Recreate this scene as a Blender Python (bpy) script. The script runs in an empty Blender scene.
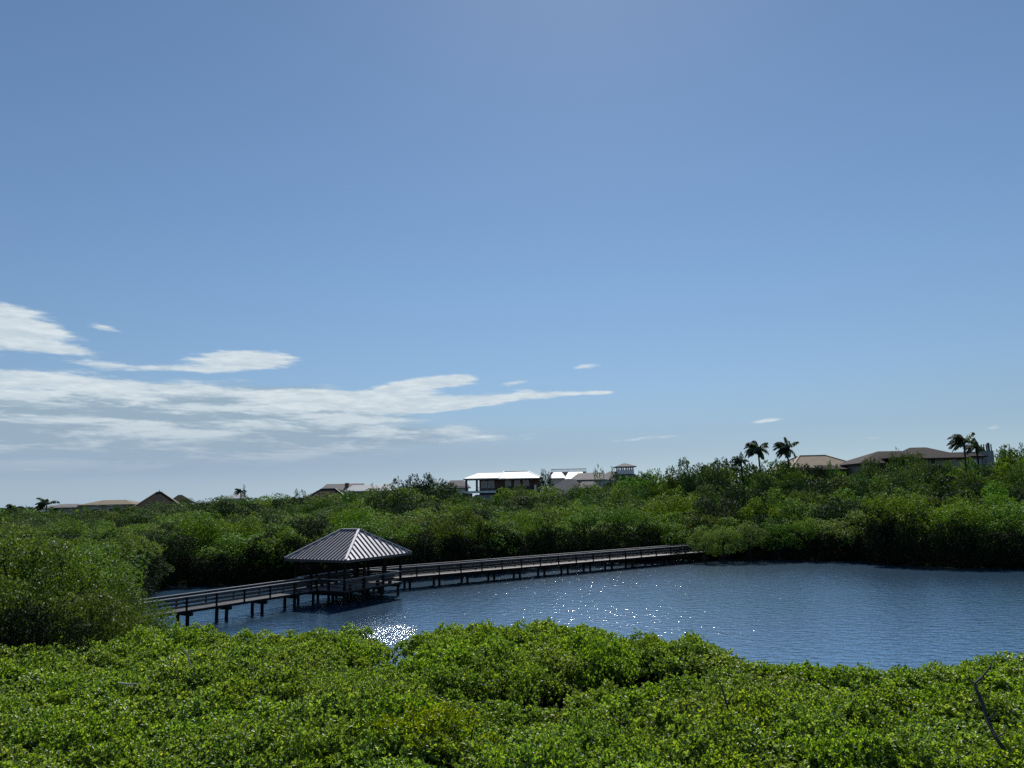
import bpy, math, random
import numpy as np
from mathutils import Vector, Matrix
R = math.radians
rng = np.random.default_rng(11)
random.seed(11)
scn = bpy.context.scene
scn.render.engine = 'CYCLES'
scn.view_settings.view_transform = 'Standard'; scn.view_settings.look = 'None'; scn.view_settings.exposure = 0
col = scn.collection

# ------------------------------------------------------------------ camera
F = 740.0                      # focal length in pixels of the 1024 wide frame
CAM = Vector((0, 0, 8.6)); HZ0 = 496.2; PITCH = math.atan((HZ0 - 384) / F); ROLL = R(1.2)   # the photographer held the camera slightly tilted
cam = bpy.data.cameras.new('camera'); cam.sensor_width = 36; cam.lens = F / 1024 * 36
cam.clip_start = .1; cam.clip_end = 9000
camo = bpy.data.objects.new('camera', cam); col.objects.link(camo)
camo.location = CAM; camo.rotation_euler = (Matrix.Rotation(math.pi / 2 + PITCH, 3, 'X') @ Matrix.Rotation(-ROLL, 3, 'Z')).to_euler()
scn.camera = camo
scn.cycles.max_bounces = 4; scn.cycles.diffuse_bounces = 2; scn.cycles.glossy_bounces = 2; scn.cycles.transmission_bounces = 2
scn.cycles.caustics_reflective = False; scn.cycles.caustics_refractive = False
cp, sp = math.cos(PITCH), math.sin(PITCH)

def ray(px, py):
    a, b = (px - 512) / F, (384 - py) / F
    a, b = a * math.cos(ROLL) + b * math.sin(ROLL), b * math.cos(ROLL) - a * math.sin(ROLL)
    return Vector((a, cp - b * sp, sp + b * cp))
def at(px, py, Y):             # world point seen at a pixel, at ground distance Y
    d = ray(px, py); return CAM + d * (Y / d.y)
def atz(px, py, z):            # ... on the horizontal plane z
    d = ray(px, py); return CAM + d * ((z - CAM.z) / d.z)
def azel(px, py):
    d = ray(px, py).normalized(); return math.atan2(d.x, d.y), math.asin(d.z)
def interp(x, pts):
    return float(np.interp(x, [p[0] for p in pts], [p[1] for p in pts]))

# ------------------------------------------------------------------ object helpers
def tag(o, label=None, cat=None, group=None, kind=None):
    for k, v in (('label', label), ('category', cat), ('group', group), ('kind', kind)):
        if v: o[k] = v
    return o
def link(name, me, mat, parent=None):
    o = bpy.data.objects.new(name, me); col.objects.link(o)
    if mat and not me.materials: me.materials.append(mat)
    if parent: o.parent = parent
    return o
def thing(name, label, cat, loc=(0, 0, 0), rotz=0, group=None):
    o = bpy.data.objects.new(name, None); col.objects.link(o)
    o.empty_display_size = .3
    o.location = loc; o.rotation_euler = (0, 0, rotz)
    return tag(o, label, cat, group)
def dup(root, loc, rot, scale, name=None, label=None, group=None, mats=None):
    r = root.copy(); col.objects.link(r)
    if name: r.name = name
    r.location = loc; r.rotation_euler = rot; r.scale = scale
    if label: r['label'] = label
    if group: r['group'] = group
    for ch in root.children:
        c = ch.copy(); col.objects.link(c); c.parent = r
    return r

class MB:
    def __init__(s): s.v = []; s.f = []
    def add(s, vs, fs):
        n = len(s.v); s.v += [tuple(v) for v in vs]; s.f += [tuple(i + n for i in f) for f in fs]; return s
    def box(s, c, size, rot=None):
        c = Vector(c); h = Vector(size) / 2
        vs = [Vector((x * h.x, y * h.y, z * h.z)) for z in (-1, 1) for y in (-1, 1) for x in (-1, 1)]
        if rot: vs = [rot @ v for v in vs]
        return s.add([v + c for v in vs], [(0, 2, 3, 1), (4, 5, 7, 6), (0, 1, 5, 4), (2, 6, 7, 3), (0, 4, 6, 2), (1, 3, 7, 5)])
    def beam(s, p, q, w, h, up=(0, 0, 1)):
        p, q = Vector(p), Vector(q); d = (q - p); L = d.length; d.normalize()
        side = d.cross(Vector(up))
        if side.length < 1e-5: side = d.cross(Vector((1, 0, 0)))
        side.normalize(); u = side.cross(d)
        m = Matrix((d, side, u)).transposed()
        return s.box((p + q) / 2, (L, w, h), m)
    def tube(s, pts, rad, n=7, cap=True):
        pts = [Vector(p) for p in pts]; base = len(s.v); ring = []
        for i, p in enumerate(pts):
            d = (pts[min(i + 1, len(pts) - 1)] - pts[max(i - 1, 0)]).normalized()
            a = d.orthogonal().normalized() if i == 0 else (a - d * a.dot(d)).normalized()
            b = d.cross(a); ids = []
            for k in range(n):
                t = 2 * math.pi * k / n
                ids.append(len(s.v)); s.v.append(tuple(p + (a * math.cos(t) + b * math.sin(t)) * rad[i]))
            ring.append(ids)
        for i in range(len(ring) - 1):
            for k in range(n):
                s.f.append((ring[i][k], ring[i][(k + 1) % n], ring[i + 1][(k + 1) % n], ring[i + 1][k]))
        if cap: s.f.append(tuple(reversed(ring[0]))); s.f.append(tuple(ring[-1]))
        return s
    def poly(s, *vs): return s.add(vs, [tuple(range(len(vs)))])
    def mesh(s, name):
        me = bpy.data.meshes.new(name); me.from_pydata(s.v, [], s.f); me.validate(); me.update(); return me
    def build(s, name, mat, parent=None): return link(name, s.mesh(name), mat, parent)

# ------------------------------------------------------------------ materials
def newmat(name):
    m = bpy.data.materials.new(name); m.use_nodes = True
    nt = m.node_tree; nt.nodes.clear()
    out = nt.nodes.new('ShaderNodeOutputMaterial'); return m, nt, out
def N(nt, t, **kw):
    n = nt.nodes.new(t)
    for k, v in kw.items():
        if k in n.inputs.keys(): n.inputs[k].default_value = v
        else: setattr(n, k, v)
    return n
def ramp(nt, fac, stops):
    r = N(nt, 'ShaderNodeValToRGB'); e = r.color_ramp.elements
    while len(e) < len(stops): e.new(.5)
    for el, (p, c) in zip(e, stops): el.position = p; el.color = (*c, 1)
    nt.links.new(fac, r.inputs[0]); return r.outputs[0]

def solid(name, c1, c2, rough=.6, scale=3.0, spec=.5, metal=0, bump=.0, stretch=(1, 1, 1), island=0):
    m, nt, out = newmat(name)
    tc = N(nt, 'ShaderNodeTexCoord'); mp = N(nt, 'ShaderNodeMapping'); mp.inputs['Scale'].default_value = stretch
    nt.links.new(tc.outputs['Object'], mp.inputs[0])
    no = N(nt, 'ShaderNodeTexNoise', Scale=scale, Detail=6.0, Roughness=.65); nt.links.new(mp.outputs[0], no.inputs['Vector'])
    fac = no.outputs[0]
    if island:
        g = N(nt, 'ShaderNodeNewGeometry'); mx = N(nt, 'ShaderNodeMix', data_type='FLOAT'); mx.inputs[0].default_value = island
        nt.links.new(fac, mx.inputs[2]); nt.links.new(g.outputs['Random Per Island'], mx.inputs[3]); fac = mx.outputs[0]
    c = ramp(nt, fac, [(.3, c1), (.7, c2)])
    b = N(nt, 'ShaderNodeBsdfPrincipled', Roughness=rough, Metallic=metal); b.inputs['Specular IOR Level'].default_value = spec
    nt.links.new(c, b.inputs['Base Color'])
    if bump:
        bp = N(nt, 'ShaderNodeBump', Strength=bump, Distance=.02); nt.links.new(no.outputs[0], bp.inputs['Height']); nt.links.new(bp.outputs[0], b.inputs['Normal'])
    nt.links.new(b.outputs[0], out.inputs[0]); return m

def leafmat(name, dark, mid, light, trans=1.0, gloss=.06, rough=.38, tint=.12, tmix=.45):
    """leaf: diffuse + translucent + a waxy sheen, colour varies leaf by leaf and plant by plant"""
    m, nt, out = newmat(name)
    g = N(nt, 'ShaderNodeNewGeometry'); oi = N(nt, 'ShaderNodeObjectInfo')
    c = ramp(nt, g.outputs['Random Per Island'], [(0, dark), (.45, mid), (.965, light), (1, tuple(v * k for v, k in zip(light, (1.6, 1.15, 1.5))))])
    hs = N(nt, 'ShaderNodeHueSaturation')
    def rnd(mul, off, k):
        a = N(nt, 'ShaderNodeMath', operation='MULTIPLY'); a.inputs[1].default_value = k; nt.links.new(oi.outputs['Random'], a.inputs[0])
        f = N(nt, 'ShaderNodeMath', operation='FRACT'); nt.links.new(a.outputs[0], f.inputs[0])
        q = N(nt, 'ShaderNodeMath', operation='MULTIPLY_ADD'); q.inputs[1].default_value = mul; q.inputs[2].default_value = off
        nt.links.new(f.outputs[0], q.inputs[0]); return q.outputs[0]
    nt.links.new(rnd(tint * .35, .5 - tint * .17, 7.13), hs.inputs['Hue'])
    nt.links.new(rnd(tint * 3, 1 - tint * 1.5, 13.7), hs.inputs['Saturation'])
    nt.links.new(rnd(tint * 4, 1 - tint * 2, 29.3), hs.inputs['Value'])
    nt.links.new(c, hs.inputs['Color'])
    d = N(nt, 'ShaderNodeBsdfDiffuse'); t = N(nt, 'ShaderNodeBsdfTranslucent'); s = N(nt, 'ShaderNodeBsdfGlossy', Roughness=rough)
    s.inputs[0].default_value = (.9, .95, 1, 1)
    nt.links.new(hs.outputs[0], d.inputs[0])
    tr = N(nt, 'ShaderNodeMix', data_type='RGBA', blend_type='MULTIPLY'); tr.inputs[0].default_value = 1
    nt.links.new(hs.outputs[0], tr.inputs[6]); tr.inputs[7].default_value = (1.4 * trans, 1.5 * trans, .35 * trans, 1)
    nt.links.new(tr.outputs[2], t.inputs[0])
    m1 = N(nt, 'ShaderNodeMixShader'); m1.inputs[0].default_value = tmix
    nt.links.new(d.outputs[0], m1.inputs[1]); nt.links.new(t.outputs[0], m1.inputs[2])
    m2 = N(nt, 'ShaderNodeMixShader'); m2.inputs[0].default_value = gloss
    nt.links.new(m1.outputs[0], m2.inputs[1]); nt.links.new(s.outputs[0], m2.inputs[2])
    nt.links.new(m2.outputs[0], out.inputs[0]); return m

M = {}
M['shrub_leaf'] = leafmat('mangrove_leaf_near', (.014, .030, .007), (.140, .232, .026), (.330, .430, .080), gloss=.042, rough=.42, tint=.06, tmix=.42, trans=1.15)
M['yellow_leaf'] = leafmat('mangrove_leaf_yellow', (.07, .115, .008), (.21, .30, .016), (.40, .47, .04), gloss=.04)
M['tree_leaf'] = leafmat('tree_leaf', (.028, .064, .008), (.104, .190, .018), (.225, .325, .042), gloss=.03, rough=.5, tint=.10, tmix=.24)
M['clump_leaf'] = leafmat('clump_leaf', (.022, .050, .008), (.085, .140, .016), (.190, .255, .040), gloss=.03, rough=.42, tint=.08, tmix=.34)
M['far_leaf'] = leafmat('far_leaf', (.022, .052, .016), (.063, .118, .029), (.126, .192, .050), gloss=.02, rough=.5, tint=.14, tmix=.2)
M['light_leaf'] = leafmat('light_leaf', (.045, .075, .018), (.075, .115, .022), (.12, .15, .03), gloss=.02, rough=.5, tmix=.3)
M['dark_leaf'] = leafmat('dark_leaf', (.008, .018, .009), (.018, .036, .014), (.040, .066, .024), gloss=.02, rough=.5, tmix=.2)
M['painted_shade_leaf'] = leafmat('painted_shade_leaf', (.003, .007, .003), (.008, .016, .005), (.024, .040, .010), gloss=.012, rough=.5, tint=.10, tmix=.15)  # near-black leaf colour, with the shade of lower crowns and gaps painted in
M['palm_leaf'] = leafmat('palm_leaf', (.020, .036, .014), (.036, .062, .020), (.065, .095, .03), gloss=.04)
M['bark'] = solid('bark', (.016, .014, .011), (.045, .038, .032), .85, 9, .2)
M['pale_twig'] = solid('pale_twig', (.30, .28, .25), (.5, .47, .43), .8, 9, .2)
M['dead_wood'] = solid('dead_wood', (.022, .022, .024), (.06, .058, .056), .75, 7, .3)
M['wood'] = solid('weathered_wood', (.009, .0085, .010), (.026, .024, .025), .5, 2.2, .5, stretch=(1, 1, 6), island=.6)
M['deck'] = solid('deck_wood', (.012, .0115, .013), (.034, .032, .033), .5, 2.0, .6, island=.55)
M['rail'] = solid('rail_wood', (.20, .185, .18), (.38, .36, .35), .36, 3.0, .6, island=.4)
M['pile'] = solid('pile_wood', (.008, .007, .008), (.022, .019, .019), .8, 4, .1)
M['metal_roof'] = solid('metal_roof', (.42, .405, .42), (.54, .52, .535), .42, .5, .5, metal=.75, stretch=(1, 1, 1))
M['metal_seam'] = solid('metal_seam', (.09, .087, .095), (.14, .135, .145), .5, 2, .5, metal=.3)
M['beam'] = solid('beam_wood', (.006, .006, .008), (.017, .016, .018), .8, 4, .1)
M['white_roof'] = solid('white_roof', (.33, .34, .35), (.45, .46, .46), .5, .6, .5, stretch=(4, 1, 1))
M['tile_grey'] = solid('tile_grey', (.17, .155, .15), (.26, .245, .235), .8, 1.2, .05, bump=.3)
M['tile_brown'] = solid('tile_brown', (.028, .021, .02), (.055, .042, .038), .85, 1.4, .05, bump=.3)
M['tile_tan'] = solid('tile_tan', (.20, .165, .125), (.29, .245, .185), .8, 1.2, .05, bump=.3)
M['tile_taupe'] = solid('tile_taupe', (.045, .038, .035), (.075, .064, .059), .8, 1.2, .05, bump=.3)
M['ridge'] = solid('ridge_tile', (.34, .29, .23), (.45, .39, .31), .8, 2, .3)
M['stucco_beige'] = solid('stucco_beige', (.42, .38, .32), (.55, .50, .43), .85, 1, .3)
M['stucco_blue'] = solid('stucco_blue', (.40, .45, .52), (.52, .57, .64), .85, 1, .3)
M['stucco_white'] = solid('stucco_white', (.62, .62, .60), (.78, .78, .76), .8, 1, .3)
M['stucco_brown'] = solid('stucco_brown', (.10, .055, .045), (.17, .10, .08), .85, 1, .3)
M['dark_trim'] = solid('dark_trim', (.03, .026, .026), (.06, .05, .05), .6, 3, .4)
M['grey_trim'] = solid('grey_trim', (.22, .22, .22), (.32, .32, .31), .6, 3, .4)
M['glass'] = solid('window_glass', (.012, .016, .022), (.03, .038, .05), .06, .5, .8)
M['ground'] = solid('marsh_ground', (.004, .005, .003), (.012, .013, .007), 1.0, .35, .0, bump=.4)

# water: dark body, wind ripples of several sizes
def water_mat():
    m, nt, out = newmat('lagoon_water')
    tc = N(nt, 'ShaderNodeTexCoord')
    def noise(sx, sy, scale, detail, rot=0, dist=0.0):
        mp = N(nt, 'ShaderNodeMapping'); mp.inputs['Scale'].default_value = (sx, sy, 1); mp.inputs['Rotation'].default_value = (0, 0, rot)
        nt.links.new(tc.outputs['Object'], mp.inputs[0])
        n = N(nt, 'ShaderNodeTexNoise', Scale=scale, Detail=detail, Roughness=.55, Distortion=dist); nt.links.new(mp.outputs[0], n.inputs['Vector']); return n.outputs[0]
    big = noise(.6, 1.0, 2.0, 3.0, .25, .4); small = noise(.7, 1.0, 7.0, 2.0, -.2, .3)
    patch = noise(.6, 1.6, .045, 3.0, .2)
    b1 = N(nt, 'ShaderNodeBump', Strength=WAVE[0], Distance=WAVE[1]); nt.links.new(big, b1.inputs['Height'])
    b2 = N(nt, 'ShaderNodeBump', Distance=WAVE[3]); nt.links.new(small, b2.inputs['Height']); nt.links.new(b1.outputs[0], b2.inputs['Normal'])
    mr = N(nt, 'ShaderNodeMapRange'); mr.inputs[1].default_value = .3; mr.inputs[2].default_value = .7
    mr.inputs[3].default_value = WAVE[2] * .3; mr.inputs[4].default_value = WAVE[2]
    nt.links.new(patch, mr.inputs[0])
    # stronger ripple patch added to raise a sun glint below the gazebo
    ch = N(nt, 'ShaderNodeMapping', vector_type='POINT'); c0 = atz(388, 636, 0)
    sx_, sy_ = 1 / 2.2, 1 / 5.0
    ch.inputs['Location'].default_value = (-c0.x * sx_, -c0.y * sy_, 0); ch.inputs['Scale'].default_value = (sx_, sy_, 1)
    nt.links.new(tc.outputs['Object'], ch.inputs[0])
    gr = N(nt, 'ShaderNodeTexGradient', gradient_type='SPHERICAL'); nt.links.new(ch.outputs[0], gr.inputs[0])
    ma = N(nt, 'ShaderNodeMath', operation='MULTIPLY_ADD'); ma.inputs[1].default_value = 6.5
    nt.links.new(gr.outputs[1], ma.inputs[0]); nt.links.new(mr.outputs[0], ma.inputs[2]); nt.links.new(ma.outputs[0], b2.inputs['Strength'])
    b = N(nt, 'ShaderNodeBsdfPrincipled', Roughness=.125, IOR=3.6); b.inputs['Base Color'].default_value = (.022, .064, .118, 1)
    b.inputs['Specular IOR Level'].default_value = 1.0; b.inputs['Specular Tint'].default_value = (.80, .92, 1.0, 1)
    nt.links.new(b2.outputs[0], b.inputs['Normal']); nt.links.new(b.outputs[0], out.inputs[0]); return m
WAVE = (.75, .100, .8, .035)
M['water'] = water_mat()

# ------------------------------------------------------------------ daylight
SUN_AZ, SUN_EL = R(7.0), R(47)
sd = Vector((math.sin(SUN_AZ) * math.cos(SUN_EL), math.cos(SUN_AZ) * math.cos(SUN_EL), math.sin(SUN_EL)))
sl = bpy.data.lights.new('sun', 'SUN'); sl.energy = 5.0; sl.angle = R(.53); sl.color = (1, .96, .90)
so = bpy.data.objects.new('sun', sl); col.objects.link(so); so.location = (0, 60, 80)
so.rotation_euler = sd.to_track_quat('Z', 'Y').to_euler()

w = bpy.data.worlds.new('World'); scn.world = w; w.use_nodes = True
nt = w.node_tree; nt.nodes.clear()
wo = N(nt, 'ShaderNodeOutputWorld'); bg = N(nt, 'ShaderNodeBackground', Strength=.09)
nt.links.new(bg.outputs[0], wo.inputs[0])
sky = N(nt, 'ShaderNodeTexSky'); sky.sky_type = 'NISHITA'; sky.sun_disc = False
sky.sun_elevation = SUN_EL; sky.sun_rotation = SUN_AZ; sky.altitude = 10; sky.air_density = 1.0; sky.dust_density = .12; sky.ozone_density = 1.6
tc = N(nt, 'ShaderNodeTexCoord')
sep = N(nt, 'ShaderNodeSeparateXYZ'); nt.links.new(tc.outputs['Generated'], sep.inputs[0])
def mth(op, a, b=None, c=None, clamp=False):
    n = N(nt, 'ShaderNodeMath', operation=op); n.use_clamp = clamp
    for i, x in enumerate((a, b, c)):
        if x is None: continue
        if isinstance(x, (int, float)): n.inputs[i].default_value = x
        else: nt.links.new(x, n.inputs[i])
    return n.outputs[0]
AZ = mth('ARCTAN2', sep.outputs[0], sep.outputs[1]); EL = mth('ARCSINE', sep.outputs[2])
def cnoise(kx, ky, off, detail=7.0, rough=.6, dist=.3):
    cb = N(nt, 'ShaderNodeCombineXYZ')
    nt.links.new(mth('MULTIPLY', AZ, kx), cb.inputs[0]); nt.links.new(mth('MULTIPLY', EL, ky), cb.inputs[1]); cb.inputs[2].default_value = off
    n = N(nt, 'ShaderNodeTexNoise', Scale=1.0, Detail=detail, Roughness=rough, Distortion=dist); nt.links.new(cb.outputs[0], n.inputs['Vector']); return n.outputs[0]
def blob(px, py, hw, hh, slope=0.0, power=1.0):
    """soft elliptical patch of cloud around a direction of the sky; slope leans it"""
    a0, e0 = azel(px, py); a1, _ = azel(px + hw, py); _, e1 = azel(px, py - hh)
    da = mth('SUBTRACT', AZ, a0); de = mth('SUBTRACT', mth('SUBTRACT', EL, e0), mth('MULTIPLY', da, slope))
    q = mth('ADD', mth('POWER', mth('ABSOLUTE', mth('DIVIDE', da, a1 - a0)), 2.0), mth('POWER', mth('ABSOLUTE', mth('DIVIDE', de, e1 - e0)), 2.0))
    return mth('MULTIPLY', mth('EXPONENT', mth('MULTIPLY', q, -1.0)), power)
def total(bs):
    s = bs[0]
    for b in bs[1:]: s = mth('ADD', s, b)
    return s
bright = total([blob(-5, 325, 74, 26, -.05, 1.5), blob(70, 351, 34, 5, .0, .5), blob(240, 360, 60, 12, .02, 1.1), blob(160, 369, 70, 5, .04, .6), blob(85, 363, 40, 4, .0, .4),
                blob(425, 384, 62, 8, .12, 1.0), blob(475, 402, 95, 7, .12, .85), blob(575, 394, 36, 3, .03, .62), blob(600, 393, 14, 2.5, 0, .6), blob(380, 404, 110, 12, .05, .7),
                blob(585, 366, 24, 3.5, .06, .68), blob(518, 382, 20, 4, .1, .66), blob(105, 328, 22, 4, -.15, .6), blob(655, 438, 90, 3, .05, .52),
                blob(768, 420, 24, 3, .08, .58), blob(862, 440, 30, 5, 0, .52), blob(995, 428, 36, 3, .03, .52), blob(120, 456, 120, 3, .02, .45), blob(60, 470, 90, 2.5, 0, .42), blob(480, 437, 90, 3, .02, .5), blob(170, 388, 210, 9, -.04, .5), blob(20, 382, 120, 10, 0, .5), blob(330, 398, 70, 9, 0, .55), blob(90, 398, 200, 14, 0, .5)])
band = total([blob(40, 418, 260, 36, .0, 1.1), blob(270, 412, 150, 26, .0, .95), blob(320, 440, 220, 11, .02, .62), blob(120, 455, 300, 14, 0, .55), blob(60, 472, 240, 9, 0, .45)])
veil = total([blob(60, 466, 440, 40, 0, .8), blob(360, 455, 330, 22, 0, .5), blob(700, 446, 260, 16, 0, .22)])
n1 = cnoise(11, 60, 3.1, 10.0, .62, .0); n2 = cnoise(30, 170, 8.4, 8.0, .62, .15); n3 = cnoise(9, 62, 17.2, 9.0, .62, .25)
nz = mth('ADD', mth('MULTIPLY', mth('SUBTRACT', n1, .5), 2.0), mth('MULTIPLY', mth('SUBTRACT', n2, .5), .9))
def sstep(x, lo, hi):
    n = N(nt, 'ShaderNodeMapRange', interpolation_type='SMOOTHSTEP'); n.inputs[1].default_value = lo; n.inputs[2].default_value = hi
    nt.links.new(x, n.inputs[0]); return n.outputs[0]
db = sstep(mth('ADD', bright, mth('MULTIPLY', nz, .62)), .42, .80)
dd = sstep(mth('ADD', band, mth('MULTIPLY', nz, .62)), .28, .78)
# thin cloud elsewhere in the sky, behind the viewer
back = mth('MULTIPLY', sstep(mth('MULTIPLY', sep.outputs[1], -1.0), .1, .6), sstep(n1, .5, .75))
hz = mth('POWER', mth('SUBTRACT', 1.0, mth('ABSOLUTE', sep.outputs[2]), clamp=True), 14.0)
def mix(f, a, b, mode='MIX'):
    n = N(nt, 'ShaderNodeMix', data_type='RGBA', blend_type=mode)
    for i, x in ((0, f), (6, a), (7, b)):
        if isinstance(x, (int, float)): n.inputs[i].default_value = x
        elif isinstance(x, tuple): n.inputs[i].default_value = (*x, 1)
        else: nt.links.new(x, n.inputs[i])
    return n.outputs[2]
low = mth('MINIMUM', mth('POWER', mth('SUBTRACT', 1.0, mth('ABSOLUTE', sep.outputs[2]), clamp=True), 8.0), .5)
tint = N(nt, 'ShaderNodeCombineXYZ')
vlow = mth('POWER', mth('SUBTRACT', 1.0, mth('ABSOLUTE', sep.outputs[2]), clamp=True), 30.0)
for i, (k, q, v) in enumerate(((.79, -.46, -.12), (.90, -.55, .03), (.965, -.47, .46))): nt.links.new(mth('MULTIPLY_ADD', vlow, v, mth('MULTIPLY_ADD', low, q, k)), tint.inputs[i])
base = mix(1.0, sky.outputs[0], tint.outputs[0], 'MULTIPLY')
S = 1 / .09
def lin(c): return tuple((((v / 255 + .055) / 1.055) ** 2.4) * S for v in c)
grey = mix(sstep(mth('ADD', n3, mth('MULTIPLY', nz, .12)), .42, .60), lin((152, 174, 191)), lin((206, 218, 225)))
grey = mix(sstep(EL, .025, .105), lin((154, 175, 196)), grey)
c = mix(mth('MULTIPLY', veil, .85, clamp=True), base, lin((155, 176, 198)))
c = mix(mth('MULTIPLY', dd, .9), c, grey)
c = mix(mth('MULTIPLY', db, .95), c, mix(sstep(n2, .3, .7), lin((193, 208, 218)), lin((219, 229, 234))))
c = mix(mth('MULTIPLY', back, .7), c, lin((200, 210, 220)))
nt.links.new(c, bg.inputs[0])

# ------------------------------------------------------------------ shorelines (distance of the banks along each direction, by pixel column)
NEAR = [(-200, 640), (0, 640), (100, 634), (180, 631), (215, 640), (260, 640), (300, 634), (378, 632), (392, 645), (408, 646), (420, 637), (460, 629), (560, 629), (620, 640),
        (690, 645), (716, 655), (738, 668), (800, 667), (880, 672), (930, 671), (965, 667), (990, 664), (1024, 659), (1200, 655)]
def hz(px): return 507 - .02095 * px          # height of the horizon in the picture
_ND = [(p, atz(p, y, 2.3).y) for p, y in NEAR]
def d_near(px): return interp(px, _ND)
FAR = [(-300, 52), (60, 54), (110, 58), (135, 72), (150, 80), (290, 82), (420, 84), (520, 90), (600, 95.5), (690, 98), (760, 96.5), (868, 92), (886, 86), (950, 82), (1024, 80), (1200, 75), (1500, 62)]
def d_far(px): return interp(px, FAR)
def px_of(x, y, z=.5):
    v = Vector((x, y, z)) - CAM; zc = v.y * cp + v.z * sp; b = -v.y * sp + v.z * cp; a = v.x
    return 512 + F * (a * math.cos(ROLL) - b * math.sin(ROLL)) / max(zc, 1e-3)
def is_water(x, y):
    if y < 12: return False
    px = px_of(x, y)
    lim = 112 if y > 56 else 138
    return lim < px < 1500 and d_near(px) - .8 < y < d_far(px)

def terrain():
    g = np.linspace(-1, 1, 221); xs = np.sinh(g * 5.2) / np.sinh(5.2) * 4000
    gy = np.linspace(-1, 1, 221); ys = 70 + np.sinh(gy * 5.2) / np.sinh(5.2) * 4000
    xs = np.unique(np.concatenate([xs[np.abs(xs) > 110], np.arange(-110, 111, 1.5)])); ys = np.unique(np.concatenate([ys[(ys < 10) | (ys > 125)], np.arange(10, 126, 1.5)]))
    V = []; nx = len(xs)
    for y in ys:
        for x in xs:
            wtr = is_water(x, y)
            V.append((x, y, -1.1 if wtr else .22 + .12 * math.sin(x * .7) * math.sin(y * .9) + (max(0, min(1, (y - 110) / 60)) * 1.0)))
    Fc = [(j * nx + i, j * nx + i + 1, (j + 1) * nx + i + 1, (j + 1) * nx + i) for j in range(len(ys) - 1) for i in range(nx - 1)]
    me = bpy.data.meshes.new('ground'); me.from_pydata(V, [], Fc); me.update()
    for p in me.polygons: p.use_smooth = True
    tag(link('ground', me, M['ground']), kind='structure')
terrain()
MB().poly((-160, 12, 0), (260, 12, 0), (260, 118, 0), (-160, 118, 0)).build('water', M['water'])['kind'] = 'structure'

# ------------------------------------------------------------------ leaf clouds
def unit(a): return a / np.maximum(np.linalg.norm(a, axis=1, keepdims=True), 1e-9)
def leaf_mesh(name, B, D, Nn, L, W, near=False):
    """one small leaf per row: base B, direction D, face normal Nn, length L, width W"""
    D = unit(D); S = unit(np.cross(D, Nn)); Nn = np.cross(S, D)
    L = L[:, None]; W = W[:, None]
    if near:
        P = [B, B + D * L * .38 + S * W * .40 + Nn * W * .18, B + D * L * .76 + S * W * .46 + Nn * W * .16, B + D * L - Nn * L * .06,
             B + D * L * .76 - S * W * .46 + Nn * W * .16, B + D * L * .38 - S * W * .40 + Nn * W * .18]
        fa = np.array([[0, 1, 2, 3], [0, 3, 4, 5]])
    else:
        P = [B, B + D * L * .55 + S * W * .5 + Nn * W * .12, B + D * L, B + D * L * .55 - S * W * .5 + Nn * W * .12]
        fa = np.array([[0, 1, 2, 3]])
    n, k = len(B), len(P)
    V = np.stack(P, 1).reshape(-1, 3)
    Fc = (np.arange(n)[:, None, None] * k + fa[None]).reshape(-1, 4)
    me = bpy.data.meshes.new(name)
    me.vertices.add(len(V)); me.vertices.foreach_set('co', V.astype(np.float32).ravel())
    me.loops.add(Fc.size); me.loops.foreach_set('vertex_index', Fc.astype(np.int32).ravel())
    me.polygons.add(len(Fc)); me.polygons.foreach_set('loop_start', np.arange(0, Fc.size, 4, dtype=np.int32))
    me.update(calc_edges=True); return me
def sphere_dirs(n): return unit(rng.normal(size=(n, 3)))
def rosettes(P, A, k, L, spread=(35, 80), near=True):
    """k leaves round each shoot tip P with axis A"""
    n = len(P); A = unit(A)
    t = unit(np.cross(A, sphere_dirs(n))); b = np.cross(A, t)
    ph = (np.arange(k)[None] * 2.4 + rng.random((n, 1)) * 6.3 + rng.normal(size=(n, k)) * .25)[..., None]
    th = np.radians(rng.uniform(spread[0], spread[1], (n, k)))[..., None]
    rad = np.cos(ph) * t[:, None] + np.sin(ph) * b[:, None]
    D = np.cos(th) * A[:, None] + np.sin(th) * rad
    Nn = np.cos(th) * -rad + np.sin(th) * A[:, None]
    B = P[:, None] + A[:, None] * (rng.random((n, k, 1)) - .6) * L * .7
    l = L * rng.uniform(.7, 1.2, (n, k))
    return B.reshape(-1, 3), D.reshape(-1, 3), Nn.reshape(-1, 3), l.ravel(), (l * rng.uniform(.40, .55, (n, k))).ravel()

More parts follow.
